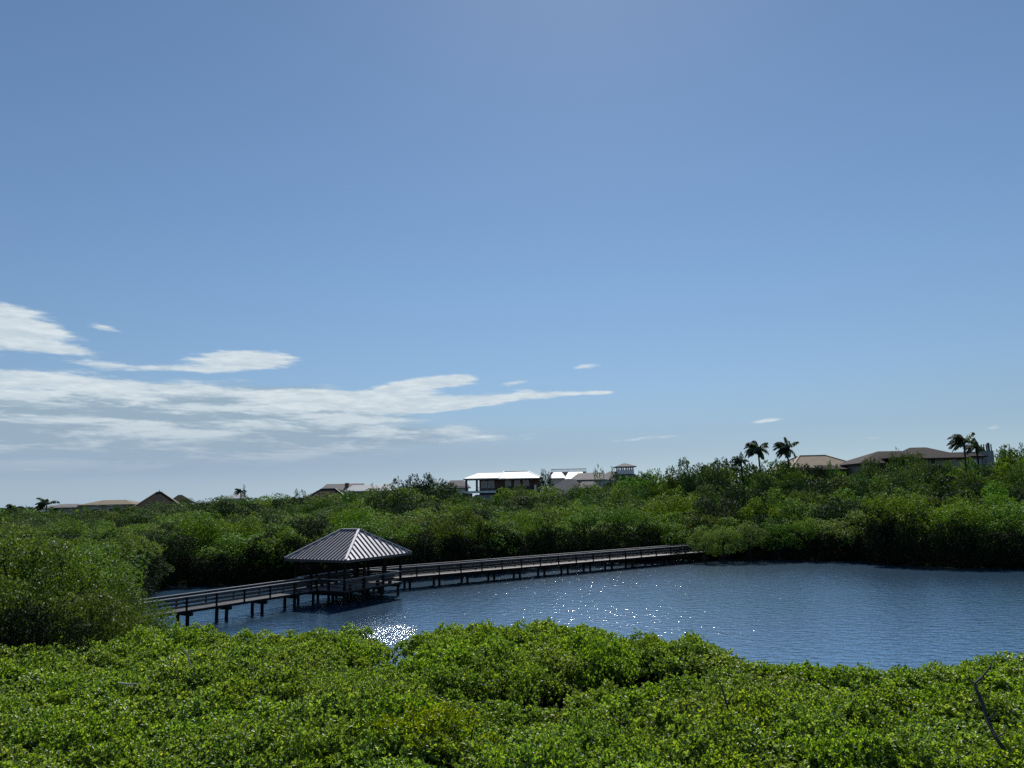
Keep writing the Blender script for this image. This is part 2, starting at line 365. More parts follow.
# low mangrove shrub: a cushion of rounded lobes, each covered with leaf rosettes
def shrub_crown(name, Rr, H, nros, L, lumps=15, lumpr=(.42, .75), upright=.75):
    cen = []; rad = []
    for i in range(lumps):
        r = Rr * math.sqrt((i + .5) / lumps) * rng.uniform(.75, 1.0); a = i * 2.399 + rng.random() * .5
        lr = rng.uniform(*lumpr); zt = H * (1 - .30 * (r / Rr) ** 2.2) + rng.normal() * .13
        cen.append((r * math.cos(a), r * math.sin(a), zt - lr)); rad.append(lr)
    cen = np.array(cen); rad = np.array(rad)
    pick = rng.integers(0, lumps, nros)
    d = sphere_dirs(nros); d[:, 2] = np.abs(d[:, 2]) * 1.0 - .25 * (rng.random(nros) < .35); d = unit(d)
    P = cen[pick] + d * (rad[pick] * rng.uniform(.55, 1.04, nros) ** .7)[:, None] * np.array([1, 1, 1.05])
    low = rng.random(nros) < .20
    P[low, 2] *= rng.uniform(.35, .9, low.sum())
    P[:, 2] = np.maximum(P[:, 2], .25)
    shoots = rng.random(nros) < .05
    P[shoots, 2] += rng.uniform(.05, .17, shoots.sum())
    A = d * .75 + np.array([0, 0, upright]) + rng.normal(size=(nros, 3)) * .28
    return leaf_mesh(name, *rosettes(P, A, 7, L, (14, 58)), near=True)
def stems(name, Rr, H, n=7):
    mb = MB()
    for i in range(n):
        a = i * 2.4 + random.random(); r0 = Rr * .25 * random.random(); r1 = Rr * random.uniform(.35, .8)
        p0 = Vector((r0 * math.cos(a), r0 * math.sin(a), -.5)); p2 = Vector((r1 * math.cos(a), r1 * math.sin(a), H * .85))
        p1 = (p0 + p2) / 2 + Vector((random.uniform(-.2, .2), random.uniform(-.2, .2), -.1))
        mb.tube([p0, p1, p2], [.045, .032, .012], 5)
    return mb.mesh(name)
def plant(name, label, cat, trunk_me, crown_me, mat, loc, rz, sc, group=None):
    t = thing(name, label, cat, loc, rz, group); t.scale = sc
    link('trunk', trunk_me, M['bark'], t); c = link('crown', crown_me, None, t)
    if not crown_me.materials: crown_me.materials.append(mat)
    if crown_me.materials[0] != mat: c.material_slots[0].link = 'OBJECT'; c.material_slots[0].material = mat
    return t

shrub_me = [(stems('shrub_stems', 1.7, 2.6), shrub_crown('shrub_crown', 1.6, 2.65, 1500, float(rng.uniform(.098, .128)), 17, (.32, .62))) for _ in range(8)]
count = {}
def spot(k): count[k] = count.get(k, 0) + 1; return count[k] - 1

sx = 1.9; row = 0
y = 11.5
FRONT = []
while y < 42:
    step = sx * (.92 + .006 * (y - 11))
    x0 = -y * .80 + (row % 2) * step / 2
    x = x0
    while x < y * .80:
        px_, py_ = x + rng.normal() * .28, y + rng.normal() * .25
        p = px_of(px_, py_, 2.3)
        FRONT.append((px_, py_, p)); x += step
    y += step * .86; row += 1
accp = 0.0; lastp = None
for p in np.arange(40, 1066, .5):                       # an unbroken row of shrubs along the water's edge
    dn = d_near(p); g = at(p, 650, dn - .45)
    if 366 < p < 426 and dn > atz(395, 668, 2.3).y: continue
    if lastp is not None: accp += math.hypot(g.x - lastp.x, g.y - lastp.y)
    lastp = g
    if accp > 1.25: FRONT.append((g.x, g.y, float(p))); accp = 0.0
for (x, y, p) in FRONT:
    dn = d_near(p)
    if y > dn + .15: continue
    if p < -40 or p > 1065: continue
    if 366 < p < 426 and y > atz(395, 668, 2.3).y: continue      # inlet where the water shows
    h = 2.55 + .20 * math.sin(x * .55 + 1) * math.sin(y * .5) + rng.normal() * .09
    gap = None
    gd = interp(p, [(400, 25.9), (430, 25.9), (520, 26.1), (610, 27.6), (680, 29.2), (735, 29.6)])      # line of the dark gap
    raised = 405 < p < 728 and y > gd + .7
    if 405 < p < 735 and gd - 4.2 < y < gd - 1.4: h -= .38
    if raised: h = 2.70 + rng.normal() * .07         # taller hedge of shrubs at the water's edge
    dim = 405 < p < 735 and gd - 1.5 < y <= gd + .8       # low growth in the gap, shade painted into its leaf colour
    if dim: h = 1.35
    if rng.random() < .055 and y < min(26, dn - 5): continue        # a hole in the canopy here and there
    if y > dn - 2.5: h = min(h, 2.36)
    zone = ('low mangrove shrub in the leafy thicket between the viewer and the water', 'low mangrove shrubs of the near thicket')
    if raised: zone = ('taller mangrove shrub in the raised clump at the near water edge, behind the dark gap', 'mangrove shrubs of the raised clump by the water')
    elif y > dn - 3.2 and p > 725: zone = ('low mangrove shrub at the near water edge on the right, below open water', 'mangrove shrubs along the right water edge')
    elif y > dn - 3.2 and p < 400: zone = ('low mangrove shrub at the near water edge below the gazebo and boardwalk', 'mangrove shrubs below the boardwalk')
    tm, cm = shrub_me[int(rng.integers(8))]
    s = rng.uniform(.92, 1.12)
    plant('mangrove_shrub', zone[0], 'shrub', tm, cm, M['painted_shade_leaf'] if dim else M['shrub_leaf'], (x, y, .1), rng.uniform(0, 6.28), (s, s, h / 2.65), zone[1])

for p in np.arange(425, 740, 24):                        # undergrowth below the raised clump, its leaves coloured as shade
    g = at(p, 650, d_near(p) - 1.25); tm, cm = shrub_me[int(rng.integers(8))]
    plant('mangrove_shrub', 'low shaded mangrove growth under the raised clump by the water', 'shrub', tm, cm, M['painted_shade_leaf'], (g.x, g.y, -.15), rng.uniform(0, 6.28), (.9, .9, .62), 'shaded mangrove growth under the raised clump')
# the yellower bush, and a few bare twigs and the dead limb standing out of the thicket
yb = atz(432, 728, 2.7)
plant('mangrove_shrub', 'yellow-green bush brighter than the shrubs around it, in the near thicket', 'shrub', stems('yellow_stems', 1.3, 2.9),
      shrub_crown('yellow_crown', 1.35, 2.9, 1000, .085, 14, (.3, .6), .9), M['yellow_leaf'], (yb.x, yb.y, .1), .4, (1.15, 1.0, 1.1))
def branch(name, label, pts, rad, mat, twigs=()):
    base = Vector(pts[0]); t = thing(name, label, 'branch', base)
    mb = MB().tube([Vector(p) - base for p in pts], rad, 8); mb.build('limb', mat, t)
    for tw, r in twigs: MB().tube([Vector(p) - base for p in tw], r, 5).build('twig', mat, t)
def bp(px, py, Y): return tuple(at(px, py, Y))
d0 = at(1004, 775, 17.4)
branch('dead_branch', 'bare dark crooked dead limb rising out of the shrubs at the right edge', 
       [(d0.x + .02, d0.y, .1), bp(1008, 762, 17.58), bp(1006, 752, 17.73), bp(996, 738, 17.95), bp(988, 722, 18.25), bp(983, 704, 18.55), bp(976, 689, 18.77), bp(975, 683, 18.85), bp(983, 676, 19.00), bp(990, 667, 19.07), bp(993, 660, 19.15)],
       [.055, .050, .048, .046, .043, .040, .035, .030, .024, .017, .008], M['dead_wood'],
       [([bp(975, 684, 18.85), bp(970, 680, 18.92), bp(968, 672, 19.00)], [.03, .02, .008]), ([bp(988, 722, 18.25), bp(994, 714, 18.33), bp(996, 704, 18.48)], [.022, .013, .006]), ([bp(983, 704, 18.55), bp(978, 701, 18.6), bp(973, 703, 18.6), bp(969, 700, 18.6)], [.018, .012, .009, .004]), ([bp(996, 738, 17.95), bp(1004, 733, 17.9), bp(1009, 724, 17.9)], [.022, .012, .005])])
branch('bare_twig', 'thin dark upright bare stem among the shrubs below the right water', [bp(731, 728, 21.23), bp(727, 705, 21.46), bp(722, 688, 21.61), bp(715, 675, 21.75)], [.035, .03, .02, .008], M['dead_wood'],
       [([bp(727, 705, 21.46), bp(733, 694, 21.53), bp(735, 684, 21.61)], [.018, .012, .006])])
branch('bare_twig', 'pale forked bare twig poking out of the thicket below the boardwalk end', [bp(190, 664, 26.07), bp(187, 654, 26.07), bp(183, 648, 26.07)], [.03, .025, .012], M['pale_twig'],
       [([bp(187, 652, 26.07), bp(192, 650, 26.15), bp(196, 650, 26.22)], [.018, .014, .008])])
branch('bare_twig', 'pale fallen bare twig lying level on the thicket near the left', [bp(119, 683, 22.65), bp(128, 684, 22.57), bp(141, 683.5, 22.57)], [.03, .025, .012], M['pale_twig'])

# ------------------------------------------------------------------ trees
def tree_crown(name, rx, rz, zc, nl, lobes, L, lr=(.30, .48), k=5, up=.45, near=False):
    """uneven crown: leafy lobes scattered through an ellipsoid that is flat-bottomed, gaps between them"""
    c = []; r = []
    for i in range(lobes):
        d = sphere_dirs(1)[0]; d[2] = d[2] * .9 + .15
        q = rng.uniform(.25, .85) ** .6
        c.append((d[0] * rx * q, d[1] * rx * q, zc + d[2] * rz * q)); r.append(rng.uniform(*lr) * min(rx, rz) * (1.25 - .5 * q))
    c = np.array(c); r = np.array(r)
    n = nl // k
    wgt = r ** 2 / (r ** 2).sum(); pick = rng.choice(lobes, n, p=wgt)
    d = sphere_dirs(n); d[:, 2] += .22; d = unit(d)
    P = c[pick] + d * (r[pick] * rng.uniform(.55, 1.06, n) ** .6)[:, None] * np.array([1.12, 1.12, .9])
    P += rng.normal(size=(n, 3)) * .05 * rx * .3
    P[:, 2] = np.maximum(P[:, 2], .15)
    A = d * .8 + np.array([0, 0, up]) + rng.normal(size=(n, 3)) * .4
    return leaf_mesh(name, *rosettes(P, A, k, L, (25, 85)), near=near)
def tree_trunk(name, h, rx, roots=False):
    mb = MB(); top = Vector((random.uniform(-.3, .3), random.uniform(-.3, .3), h * .62))
    mb.tube([(0, 0, -.6), (top.x * .4, top.y * .3, h * .3), tuple(top)], [.20, .16, .10], 8)
    for i in range(7):
        a = i * 2.4 + random.random() * .6; q = random.uniform(.35, .75); s = top * random.uniform(.45, 1)
        e = Vector((math.cos(a) * rx * q, math.sin(a) * rx * q, h * random.uniform(.55, .92)))
        mb.tube([s, (s + e) / 2 + Vector((0, 0, -.05 * h)), e], [.085, .055, .02], 6)
    if roots:
        for i in range(11):
            a = i * 2.4; q = random.uniform(.8, 2.2); z = random.uniform(.8, 1.9)
            e = Vector((math.cos(a) * q, math.sin(a) * q, -.7))
            mb.tube([(0, 0, z), (e.x * .6, e.y * .6, z * .75), tuple(e)], [.05, .045, .04], 5)
    return mb.mesh(name)
# nominal crowns: 1 m = 1 unit, radius ~4, height ~7
near_tree = [(tree_trunk('mangrove_trunk', 6.5, 3.2, True), tree_crown('mangrove_crown_near', 3.4, 3.3, 3.7, 10500, 26, .17, (.24, .42), 6, .55)) for _ in range(3)]
bank_tree = [(tree_trunk('mangrove_trunk', 6.0, 3.6, True), tree_crown('mangrove_crown', 3.9, 3.2, 3.5, 11000, 24, .20, (.24, .46), 5, .45)) for _ in range(5)]
wood_tree = [(tree_trunk('tree_trunk', 6.4, 3.4), tree_crown('woodland_crown', 3.8, 3.4, 3.7, 7500, 20, .25, (.26, .48), 5, .35)) for _ in range(5)]
thin_tree = [(tree_trunk('tree_trunk', 6.6, 2.6), tree_crown('loose_crown', 3.0, 3.4, 4.0, 2300, 20, .26, (.16, .32), 5, .5)) for _ in range(3)]

def crown_top(me):
    a = np.empty(len(me.vertices) * 3, dtype=np.float32); me.vertices.foreach_get('co', a); return float(np.percentile(a[2::3], 99.7))
TOPS = {}
def put_tree(kind, px, ytop, Y, rad, mat, name, label, cat='tree', group=None, zmin=2.0, fy=1.0, sink=0.0):
    """a tree standing at distance Y whose top reaches picture height ytop; rad is the crown radius in metres"""
    p = at(px, ytop, Y); h = max(p.z, zmin) - .2 + sink
    tm, cm = kind[int(rng.integers(len(kind)))]
    zz = TOPS.setdefault(cm.name, crown_top(cm))
    rr = 4.0
    return plant(name, label, cat, tm, cm, mat, (p.x, Y, .2 - sink), rng.uniform(0, 6.28), (rad / rr, rad / rr * fy, h / zz), group)

# the tall mangroves close by on the left
for (px, yt, Y, rad) in [(-40, 520, 40.9, 3.78), (18, 531, 39.1, 3.51), (62, 541, 40.0, 2.97), (98, 556, 40.5, 2.61), (128, 577, 39.6, 2.16), (152, 601, 38.3, 1.53), (40, 572, 36.1, 2.34), (88, 586, 36.5, 2.07), (-12, 575, 35.2, 2.34), (120, 606, 36.2, 1.44), (5, 522, 45.2, 3.78), (70, 560, 45.2, 2.70)]:
    put_tree(near_tree, px, yt, Y, rad, M['clump_leaf'], 'mangrove_tree', 'tall leafy mangrove in the clump at the left, in front of the boardwalk end', 'mangrove', 'tall mangroves of the left clump')

for (px, yt, Y, rad) in [(-15, 596, 35.0, 2.0), (22, 600, 34.2, 1.9), (58, 612, 33.8, 1.5), (88, 622, 33.6, 1.2)]:  # leaf colour carries the deep shade at the foot of the clump
    put_tree(near_tree, px, yt, Y, rad, M['painted_shade_leaf'], 'mangrove_tree', 'deeply shaded mangrove at the foot of the left clump', 'mangrove', 'shaded mangroves at the foot of the left clump')
SKYLINE = [(-100, 512), (0, 512), (40, 512), (100, 510), (135, 506), (170, 501), (200, 500), (225, 499), (260, 497), (300, 496), (350, 494), (385, 487), (410, 483), (440, 486), (455, 489), (480, 499), (505, 491),
           (520, 489), (540, 488), (560, 490), (600, 480), (640, 472), (690, 463), (745, 462), (790, 463), (815, 468), (850, 464), (880, 458), (915, 459), (950, 461), (980, 461), (1005, 452), (1030, 449), (1150, 450)]
FRONTTOP = [(-100, 545), (60, 548), (110, 540), (150, 538), (200, 530), (280, 528), (350, 522), (420, 520), (500, 521), (560, 520), (620, 520), (680, 524), (740, 516), (800, 514), (850, 513), (900, 508), (960, 505), (1024, 508), (1150, 508)]
def bank_zone(px, t):
    if px < 150: z = ('beyond the left mangrove clump', 'left')
    elif px < 290: z = ('on the far bank left of the gazebo', 'left of the gazebo')
    elif px < 420: z = ('on the far bank behind the gazebo', 'behind the gazebo')
    elif px < 700: z = ('on the far bank behind the long stretch of boardwalk', 'behind the boardwalk')
    elif px < 870: z = ('on the far bank past the end of the boardwalk', 'past the boardwalk end')
    else: z = ('on the jutting bank at the far right', 'on the right bank')
    return z
YF = [(0, 215), (450, 205), (700, 150), (1024, 132)]
# low skirts of foliage to the far waterline, shade painted into the leaf colour
edge = []
for p_ in np.arange(112, 1075, 1.0):
    g = at(p_, 560, d_far(p_)); edge.append((p_, g.x, g.y))
acc = 0.0; last = edge[0]
for e in edge:
    acc += math.hypot(e[1] - last[1], e[2] - last[2]); last = e
    if acc < 2.1: continue
    acc = 0.0; p_, Y_ = e[0], e[2]
    if 640 < p_ < 775 : Y_ += 1.5
    zn = bank_zone(p_, 0)
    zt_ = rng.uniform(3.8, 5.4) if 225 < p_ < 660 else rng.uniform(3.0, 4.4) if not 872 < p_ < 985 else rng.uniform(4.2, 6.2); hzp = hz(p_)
    put_tree(bank_tree, p_ + rng.normal() * 3, hzp + (8.6 - zt_) * F / Y_, Y_ + rng.uniform(-.6, .5), rng.uniform(2.2, 3.1), M['painted_shade_leaf'], 'mangrove_tree',
             'low shade-coloured mangrove at the water ' + zn[0], 'mangrove', 'low mangroves hanging to the water ' + zn[1], 2.6, sink=1.3)
y = 52.0; rows = 0
while y < 232:
    s = 4.9 + .040 * max(0, y - 65)
    x = -y * .78 + (rows % 2) * s * .5
    while x < y * .78:
        X, Yy = x + rng.normal() * s * .2, y + rng.normal() * s * .16
        x += s
        px = px_of(X, Yy)
        if px < -45 or px > 1075: continue
        df = d_far(px) + .6
        if Yy < df: continue
        yf = interp(px, YF)
        if Yy > yf + 12: continue
        t = min(1, (Yy - df) / (yf - df))
        yt = interp(px, FRONTTOP) * (1 - t ** .62) + interp(px, SKYLINE) * t ** .62
        first = Yy < df + s * 1.1
        yt += rng.normal() * (3.0 * (1 - t) + 1.6) + (1.5 if first else 0)
        rad = s * rng.uniform(.52, .76)
        yt += rng.choice([0, 0, -5, 7]) * (1 - .6 * t)
        zn = bank_zone(px, t)  # dark_leaf on some trees paints shaded pockets into the canopy
        if t < .33:
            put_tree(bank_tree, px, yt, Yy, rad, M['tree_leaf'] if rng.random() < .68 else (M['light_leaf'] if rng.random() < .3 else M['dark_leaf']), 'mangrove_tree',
                     ('dense mangrove at the water edge ' if first else 'dense mangrove behind the first row ') + zn[0], 'mangrove', 'mangroves ' + zn[1], 3.0)
        else:
            put_tree(wood_tree, px, yt, Yy, rad, M['far_leaf'] if rng.random() < .6 else (M['tree_leaf'] if rng.random() < .5 else M['dark_leaf']), 'woodland_tree',
                     'bushy tree in the wood ' + {'left': 'below the low roofs at the far left', 'left of the gazebo': 'left of the gazebo, below the skyline', 'behind the gazebo': 'behind the gazebo, below the grey roofs',
                      'behind the boardwalk': 'beyond the boardwalk, below the white roofed house', 'past the boardwalk end': 'past the boardwalk end, below the tan roof', 'on the right bank': 'behind the right bank, below the brown hipped house'}[zn[1]],
                     'tree', 'woodland trees ' + zn[1], 2.5)
    y += s * .80; rows += 1

# ------------------------------------------------------------------ boardwalk and gazebo
DECK = 1.17
def boardwalk(name, label, P0, P1, width, post_sp, bent_sp, phase=0.0):
    P0 = Vector((P0[0], P0[1], 0)); P1 = Vector((P1[0], P1[1], 0)); L = (P1 - P0).length
    rz = math.atan2(P1.y - P0.y, P1.x - P0.x)
    t = thing(name, label, 'boardwalk', P0, rz)           # local x runs along the walk, -y is the viewer's side
    hw = width / 2
    mb = MB(); x = 0.0
    while x < L:                                          # cross planks
        mb.box((x + .07, 0, DECK - .02 + random.uniform(-.003, .003)), (.135, width + random.uniform(0, .03), .04)); x += .145
    mb.build('deck', M['deck'], t)
    mb = MB()
    for yy in (-hw + .06, 0, hw - .06): mb.box((L / 2, yy, DECK - .115), (L, .07, .15))
    mb.build('joists', M['beam'], t)
    for sgn in (-1, 1):
        yy = sgn * (hw - .03)
        r = MB().box((L / 2, yy, DECK + .93), (L, .19, .045)).build('handrail', M['rail'], t)
        MB().box((L / 2, yy - sgn * .05, DECK + .84), (L, .04, .12)).build('upper_rail', M['wood'], r)
        for z in (.56, .28):
            MB().box((L / 2, yy - sgn * .055, DECK + z), (L, .04, .13)).build('middle_rail', M['wood'], r)
        x = .3 + (.35 if sgn > 0 else 0)
        while x < L:
            MB().box((x, yy + sgn * .03, DECK + .385), (.10, .10, 1.04)).build('post', M['pile'], t); x += post_sp
    x = phase
    while x < L:
        for yy in (-.58, .58):
            MB().tube([(x, yy, -1.4), (x, yy, DECK - .26)], [.135, .125], 10).build('pile', M['pile'], t)
        MB().box((x, 0, DECK - .30), (.26, width + .3, .22)).build('cap_beam', M['beam'], t)
        x += bent_sp
    return t
# gazebo frame of reference: u along the walk, v towards the viewer's right
GC = Vector((-14.65, 66.95, 0)); GA = math.atan2(.87, .494)
gu = Vector((math.cos(GA), math.sin(GA), 0)); gv = Vector((math.sin(GA), -math.cos(GA), 0))
PU, PV = 3.75, 2.85                                        # half size of the platform
lend = GC - gu * PU - gv * .95; rend = GC + gu * PU - gv * 1.8
ldir = Vector((-6.46, -10.14, 0)).normalized()
rdir = Vector((33.4, 22.4, 0)).normalized()
boardwalk('boardwalk', 'short grey railed boardwalk on piles running from the left mangroves to the gazebo', lend + ldir * 22, lend, 1.75, 2.4, 3.2, .6)
boardwalk('boardwalk', 'long grey railed boardwalk on piles running from the gazebo across to the right bank', rend, rend + rdir * 50, 1.75, 2.45, 3.2, 1.4)

def gazebo():
    t = thing('gazebo', 'dark open-sided gazebo with hipped metal roof standing over the water on piles', 'gazebo', GC, GA)
    # local x = u, local y = -v
    zt = DECK
    mb = MB(); x = -PU
    while x < PU - .05:
        mb.box((x + .07, 0, zt - .015), (.135, 2 * PV, .04)); x += .145
    mb.build('deck', M['deck'], t)
    mb = MB()
    for k in range(5): mb.box((0, -PV + .08 + k * (2 * PV - .16) / 4, zt - .125), (2 * PU, .08, .17))
    for xx in (-PU - .03, PU + .03): mb.box((xx, 0, zt - .12), (.05, 2 * PV, .18))
    mb.build('joists', M['beam'], t)
    for xx in np.linspace(-PU + .25, PU - .25, 4):
        for yy in np.linspace(-PV + .25, PV - .25, 4):
            MB().tube([(xx, yy, -1.4), (xx, yy, zt - .27)], [.13, .12], 10).build('pile', M['pile'], t)
        MB().box((xx, 0, zt - .31), (.24, 2 * PV - .1, .20)).build('cap_beam', M['beam'], t)
    ze = 3.74; zr = 5.96; EU, EV, RV = 4.35, 3.45, 1.0
    for sx_ in (-1, 1):
        for yy in (-PV + .1, -1.0, 1.0, PV - .1):
            p = MB().box((sx_ * (PU - .1), yy, (zt + ze) / 2 - .02), (.17, .17, ze - zt - .1)).build('post', M['beam'], t)
    for sy_ in (-1, 1):
        for xx in (-1.25, 1.25):
            MB().box((xx, sy_ * (PV - .1), (zt + ze) / 2 - .02), (.17, .17, ze - zt - .1)).build('post', M['beam'], t)
    mb = MB()
    for sy_ in (-1, 1): mb.box((0, sy_ * (PV - .1), ze - .06), (2 * PU + .2, .14, .28))
    for sx_ in (-1, 1): mb.box((sx_ * (PU - .1), 0, ze - .065), (.14, 2 * PV - .34, .27))
    for k in range(-3, 4):
        mb.beam((k * .12, -.5, zr - .3), (k * 1.15, EV - .1, ze - .08), .06, .15)
        mb.beam((k * .12, .5, zr - .3), (k * 1.15, -EV + .1, ze - .08), .06, .15)
    mb.build('roof_frame', M['beam'], t)
    A, B, C_, D = (-EU, -EV, ze), (EU, -EV, ze), (EU, EV, ze), (-EU, EV, ze)
    r1, r2 = (0, -RV, zr), (0, RV, zr)                    # short ridge across the walk
    mb = MB()
    th = .06
    lo = lambda p: (p[0], p[1], p[2] - th)
    mb.poly(A, B, r1); mb.poly(C_, D, r2); mb.poly(B, C_, r2, r1); mb.poly(D, A, r1, r2)
    mb.poly(lo(B), lo(A), lo(r1)); mb.poly(lo(D), lo(C_), lo(r2)); mb.poly(lo(C_), lo(B), lo(r1), lo(r2)); mb.poly(lo(A), lo(D), lo(r2), lo(r1))
    roof = mb.build('roof', M['metal_roof'], t)
    mb = MB()
    for sgn in (-1, 1):                                    # standing seams, clipped at the hips
        n = 15
        for i in range(n + 1):
            x = -EU + .12 + i * (2 * EU - .24) / n
            f = 1 - abs(x) / EU
            if f < .03: continue
            mb.beam((x, sgn * EV, ze + .035), (x, sgn * (EV - (EV - RV) * f), ze + (zr - ze) * f + .035), .055, .10)
        n = 17
        for i in range(n + 1):
            y = -EV + .1 + i * (2 * EV - .2) / n
            f = 1.0 if abs(y) <= RV else (EV - abs(y)) / (EV - RV)
            if f < .03: continue
            mb.beam((sgn * EU, y, ze + .035), (sgn * EU * (1 - f), y, ze + (zr - ze) * f + .035), .06, .09)
    mb.build('seam', M['metal_seam'], roof)
    mb = MB().beam((0, -RV - .05, zr + .06), (0, RV + .05, zr + .06), .28, .06)
    for c in (A, B): mb.beam((c[0], c[1], ze + .075), (0, -RV, zr + .075), .20, .07)
    for c in (C_, D): mb.beam((c[0], c[1], ze + .075), (0, RV, zr + .075), .20, .07)
    mb.build('ridge_cap', M['metal_roof'], roof)
    mb = MB()
    for sy_ in (-1, 1): mb.box((0, sy_ * (EV + .015), ze - .12), (2 * EU + .06, .04, .20))
    for sx_ in (-1, 1): mb.box((sx_ * (EU + .01), 0, ze - .12), (.04, 2 * EV - .02, .20))
    mb.build('fascia', M['dark_trim'], roof)
    # railings between the posts, open where the walks come in, and benches along the long sides
    for sy_ in (-1, 1):
        yy = sy_ * (PV - .08)
        rl = MB().box((0, yy, zt + .93), (2 * PU - .1, .17, .045)).build('railing', M['rail'], t)
        mb = MB()
        for z in (.82, .56, .28): mb.box((0, yy - sy_ * .02, zt + z), (2 * PU - .2, .04, .09))
        mb.build('middle_rail', M['wood'], rl)
        mb = MB().box((0, sy_ * (PV - .45), zt + .45), (2 * PU - 1.6, .42, .05)); mb.box((0, sy_ * (PV - .22), zt + .72), (2 * PU - 1.6, .04, .28))
        for xx in (-2.6, -.9, .9, 2.6): mb.box((xx, sy_ * (PV - .45), zt + .21), (.08, .36, .43))
        mb.build('bench', M['wood'], t)
    for sx_ in (-1, 1):
        for (ya, yb_) in (((-PV + .1, -.15), (2.05, PV - .1)) if sx_ < 0 else ((-PV + .1, .75),)):
            xx = sx_ * (PU - .08)
            rl = MB().box((xx, (ya + yb_) / 2, zt + .925), (.17, yb_ - ya, .045)).build('railing', M['rail'], t)
            mb = MB()
            for z in (.82, .56, .28): mb.box((xx - sx_ * .02, (ya + yb_) / 2, zt + z - .004), (.04, yb_ - ya, .09))
            mb.build('middle_rail', M['wood'], rl)
gazebo()
# mangroves leaning over the last stretch of the long boardwalk
for (px, yt, Y, rad) in [(702, 530, 93.5, 2.0), (722, 525, 93.5, 2.4), (748, 521, 94.5, 2.6), (775, 518, 95, 2.6), (800, 516, 95, 2.5)]:
    put_tree(bank_tree, px, yt, Y, rad, M['tree_leaf'], 'mangrove_tree', 'mangrove overhanging and hiding the far end of the long boardwalk', 'mangrove', 'mangroves over the boardwalk end', 3)

# ------------------------------------------------------------------ houses beyond the wood
class House:
    """a house laid out in metres: local x across the view, y away from it, z up; X() and Z() turn picture columns and heights into metres at its distance"""
    def __init__(s, name, label, pxc, Y, rz=0.0):
        p = at(pxc, 478, Y); s.Y = Y; s.pxc = pxc; s.k = Y / F; s.gz = 1.4
        s.t = thing(name, label, 'house', (p.x, Y, s.gz), rz)
    def X(s, px): return at(px, 478, s.Y).x - at(s.pxc, 478, s.Y).x
    def Z(s, py): return at(s.pxc, py, s.Y).z - s.gz
    def box(s, name, mat, x0, x1, y0, y1, z0, z1, parent=None):
        return MB().box(((x0 + x1) / 2, (y0 + y1) / 2, (z0 + z1) / 2), (x1 - x0, y1 - y0, z1 - z0)).build(name, mat, parent or s.t)
    def hip(s, name, mat, x0, x1, y0, y1, ze, zr, rx0=None, rx1=None, ridge=None, ry=None):
        ry = (y0 + y1) / 2 if ry is None else ry
        d = (y1 - y0) / 2
        rx0 = x0 + d if rx0 is None else rx0; rx1 = x1 - d if rx1 is None else rx1
        if rx1 - rx0 < .2: rx0 = (rx0 + rx1) / 2 - .1; rx1 = rx0 + .2
        th = .28
        A, B, C_, D = (x0, y0, ze), (x1, y0, ze), (x1, y1, ze), (x0, y1, ze); a, b = (rx0, ry, zr), (rx1, ry, zr)
        lo = lambda p: (p[0], p[1], p[2] - th)
        mb = MB(); mb.poly(A, B, b, a); mb.poly(C_, D, a, b); mb.poly(B, C_, b); mb.poly(D, A, a)
        for p, q in ((A, B), (B, C_), (C_, D), (D, A)): mb.poly(lo(p), lo(q), q, p)
        mb.poly(lo(D), lo(C_), lo(B), lo(A))
        r = mb.build(name, mat, s.t)
        if ridge:
            mb = MB().beam((rx0, ry, zr + .05), (rx1, ry, zr + .05), .4, .16)
            for c, e in ((A, a), (B, b), (C_, b), (D, a)): mb.beam((c[0], c[1], ze + .08), (e[0], e[1], zr + .08), .34, .14)
            mb.build('ridge_tiles', ridge, r)
        return r
    def window(s, x, z, w, h, y, wall=None):
        f = MB()
        for dx in (-1, 1): f.box((x + dx * w / 2, y - .03, z), (.12, .14, h + .12))
        for dz in (-1, 1): f.box((x, y - .03, z + dz * h / 2), (w - .12, .14, .12))
        o = f.build('window', M['stucco_white'], s.t)
        MB().box((x, y - .01, z), (w - .12, .06, h - .12)).build('pane', M['glass'], o)
    def column(s, x, y, z0, z1, mat, w=.4):
        MB().box((x, y, (z0 + z1) / 2), (w, w, z1 - z0)).box((x, y, z0 + .12), (w * 1.4, w * 1.4, .25)).build('column', mat, s.t)

# 1 far left, low grey roof with a tan wing
h = House('house', 'low house with long flat grey and tan roofs at the far left skyline', 85, 240)
h.box('wall', M['stucco_beige'], h.X(48), h.X(130), 0, 9, 0, h.Z(506))
h.hip('roof', M['tile_grey'], h.X(40), h.X(88), -1.2, 9, h.Z(507), h.Z(503.5))
h.hip('roof', M['tile_tan'], h.X(80), h.X(136), -.6, 10, h.Z(505), h.Z(500.5))
h.box('terrace', M['stucco_white'], h.X(30), h.X(56), -4, -.2, h.Z(511), h.Z(509))
for px in (52, 64, 98, 114): h.window(h.X(px), h.Z(511), 1.6, 1.3, -.05)
# 2 brown pyramid roof
h = House('house', 'house with a steep dark brown pyramid roof at the left skyline', 160, 215, R(24))
h.box('wall', M['stucco_brown'], -5.4, 5.4, -5, 5, 0, h.Z(508))
h.hip('roof', M['tile_brown'], -7.2, 7.2, -6.4, 6.4, h.Z(509), h.Z(492), -.6, .6, M['ridge'])
h.hip('roof', M['tile_brown'], 2.0, 9.5, 1, 8.5, h.Z(503), h.Z(495), 5, 6)
MB().tube([(0, 0, h.Z(493)), (0, 0, h.Z(490))], [.22, .08], 8).build('finial', M['dark_trim'], h.t)
for x in (-3, 0, 3): h.window(x, h.Z(512), 1.5, 1.4, -5.03)
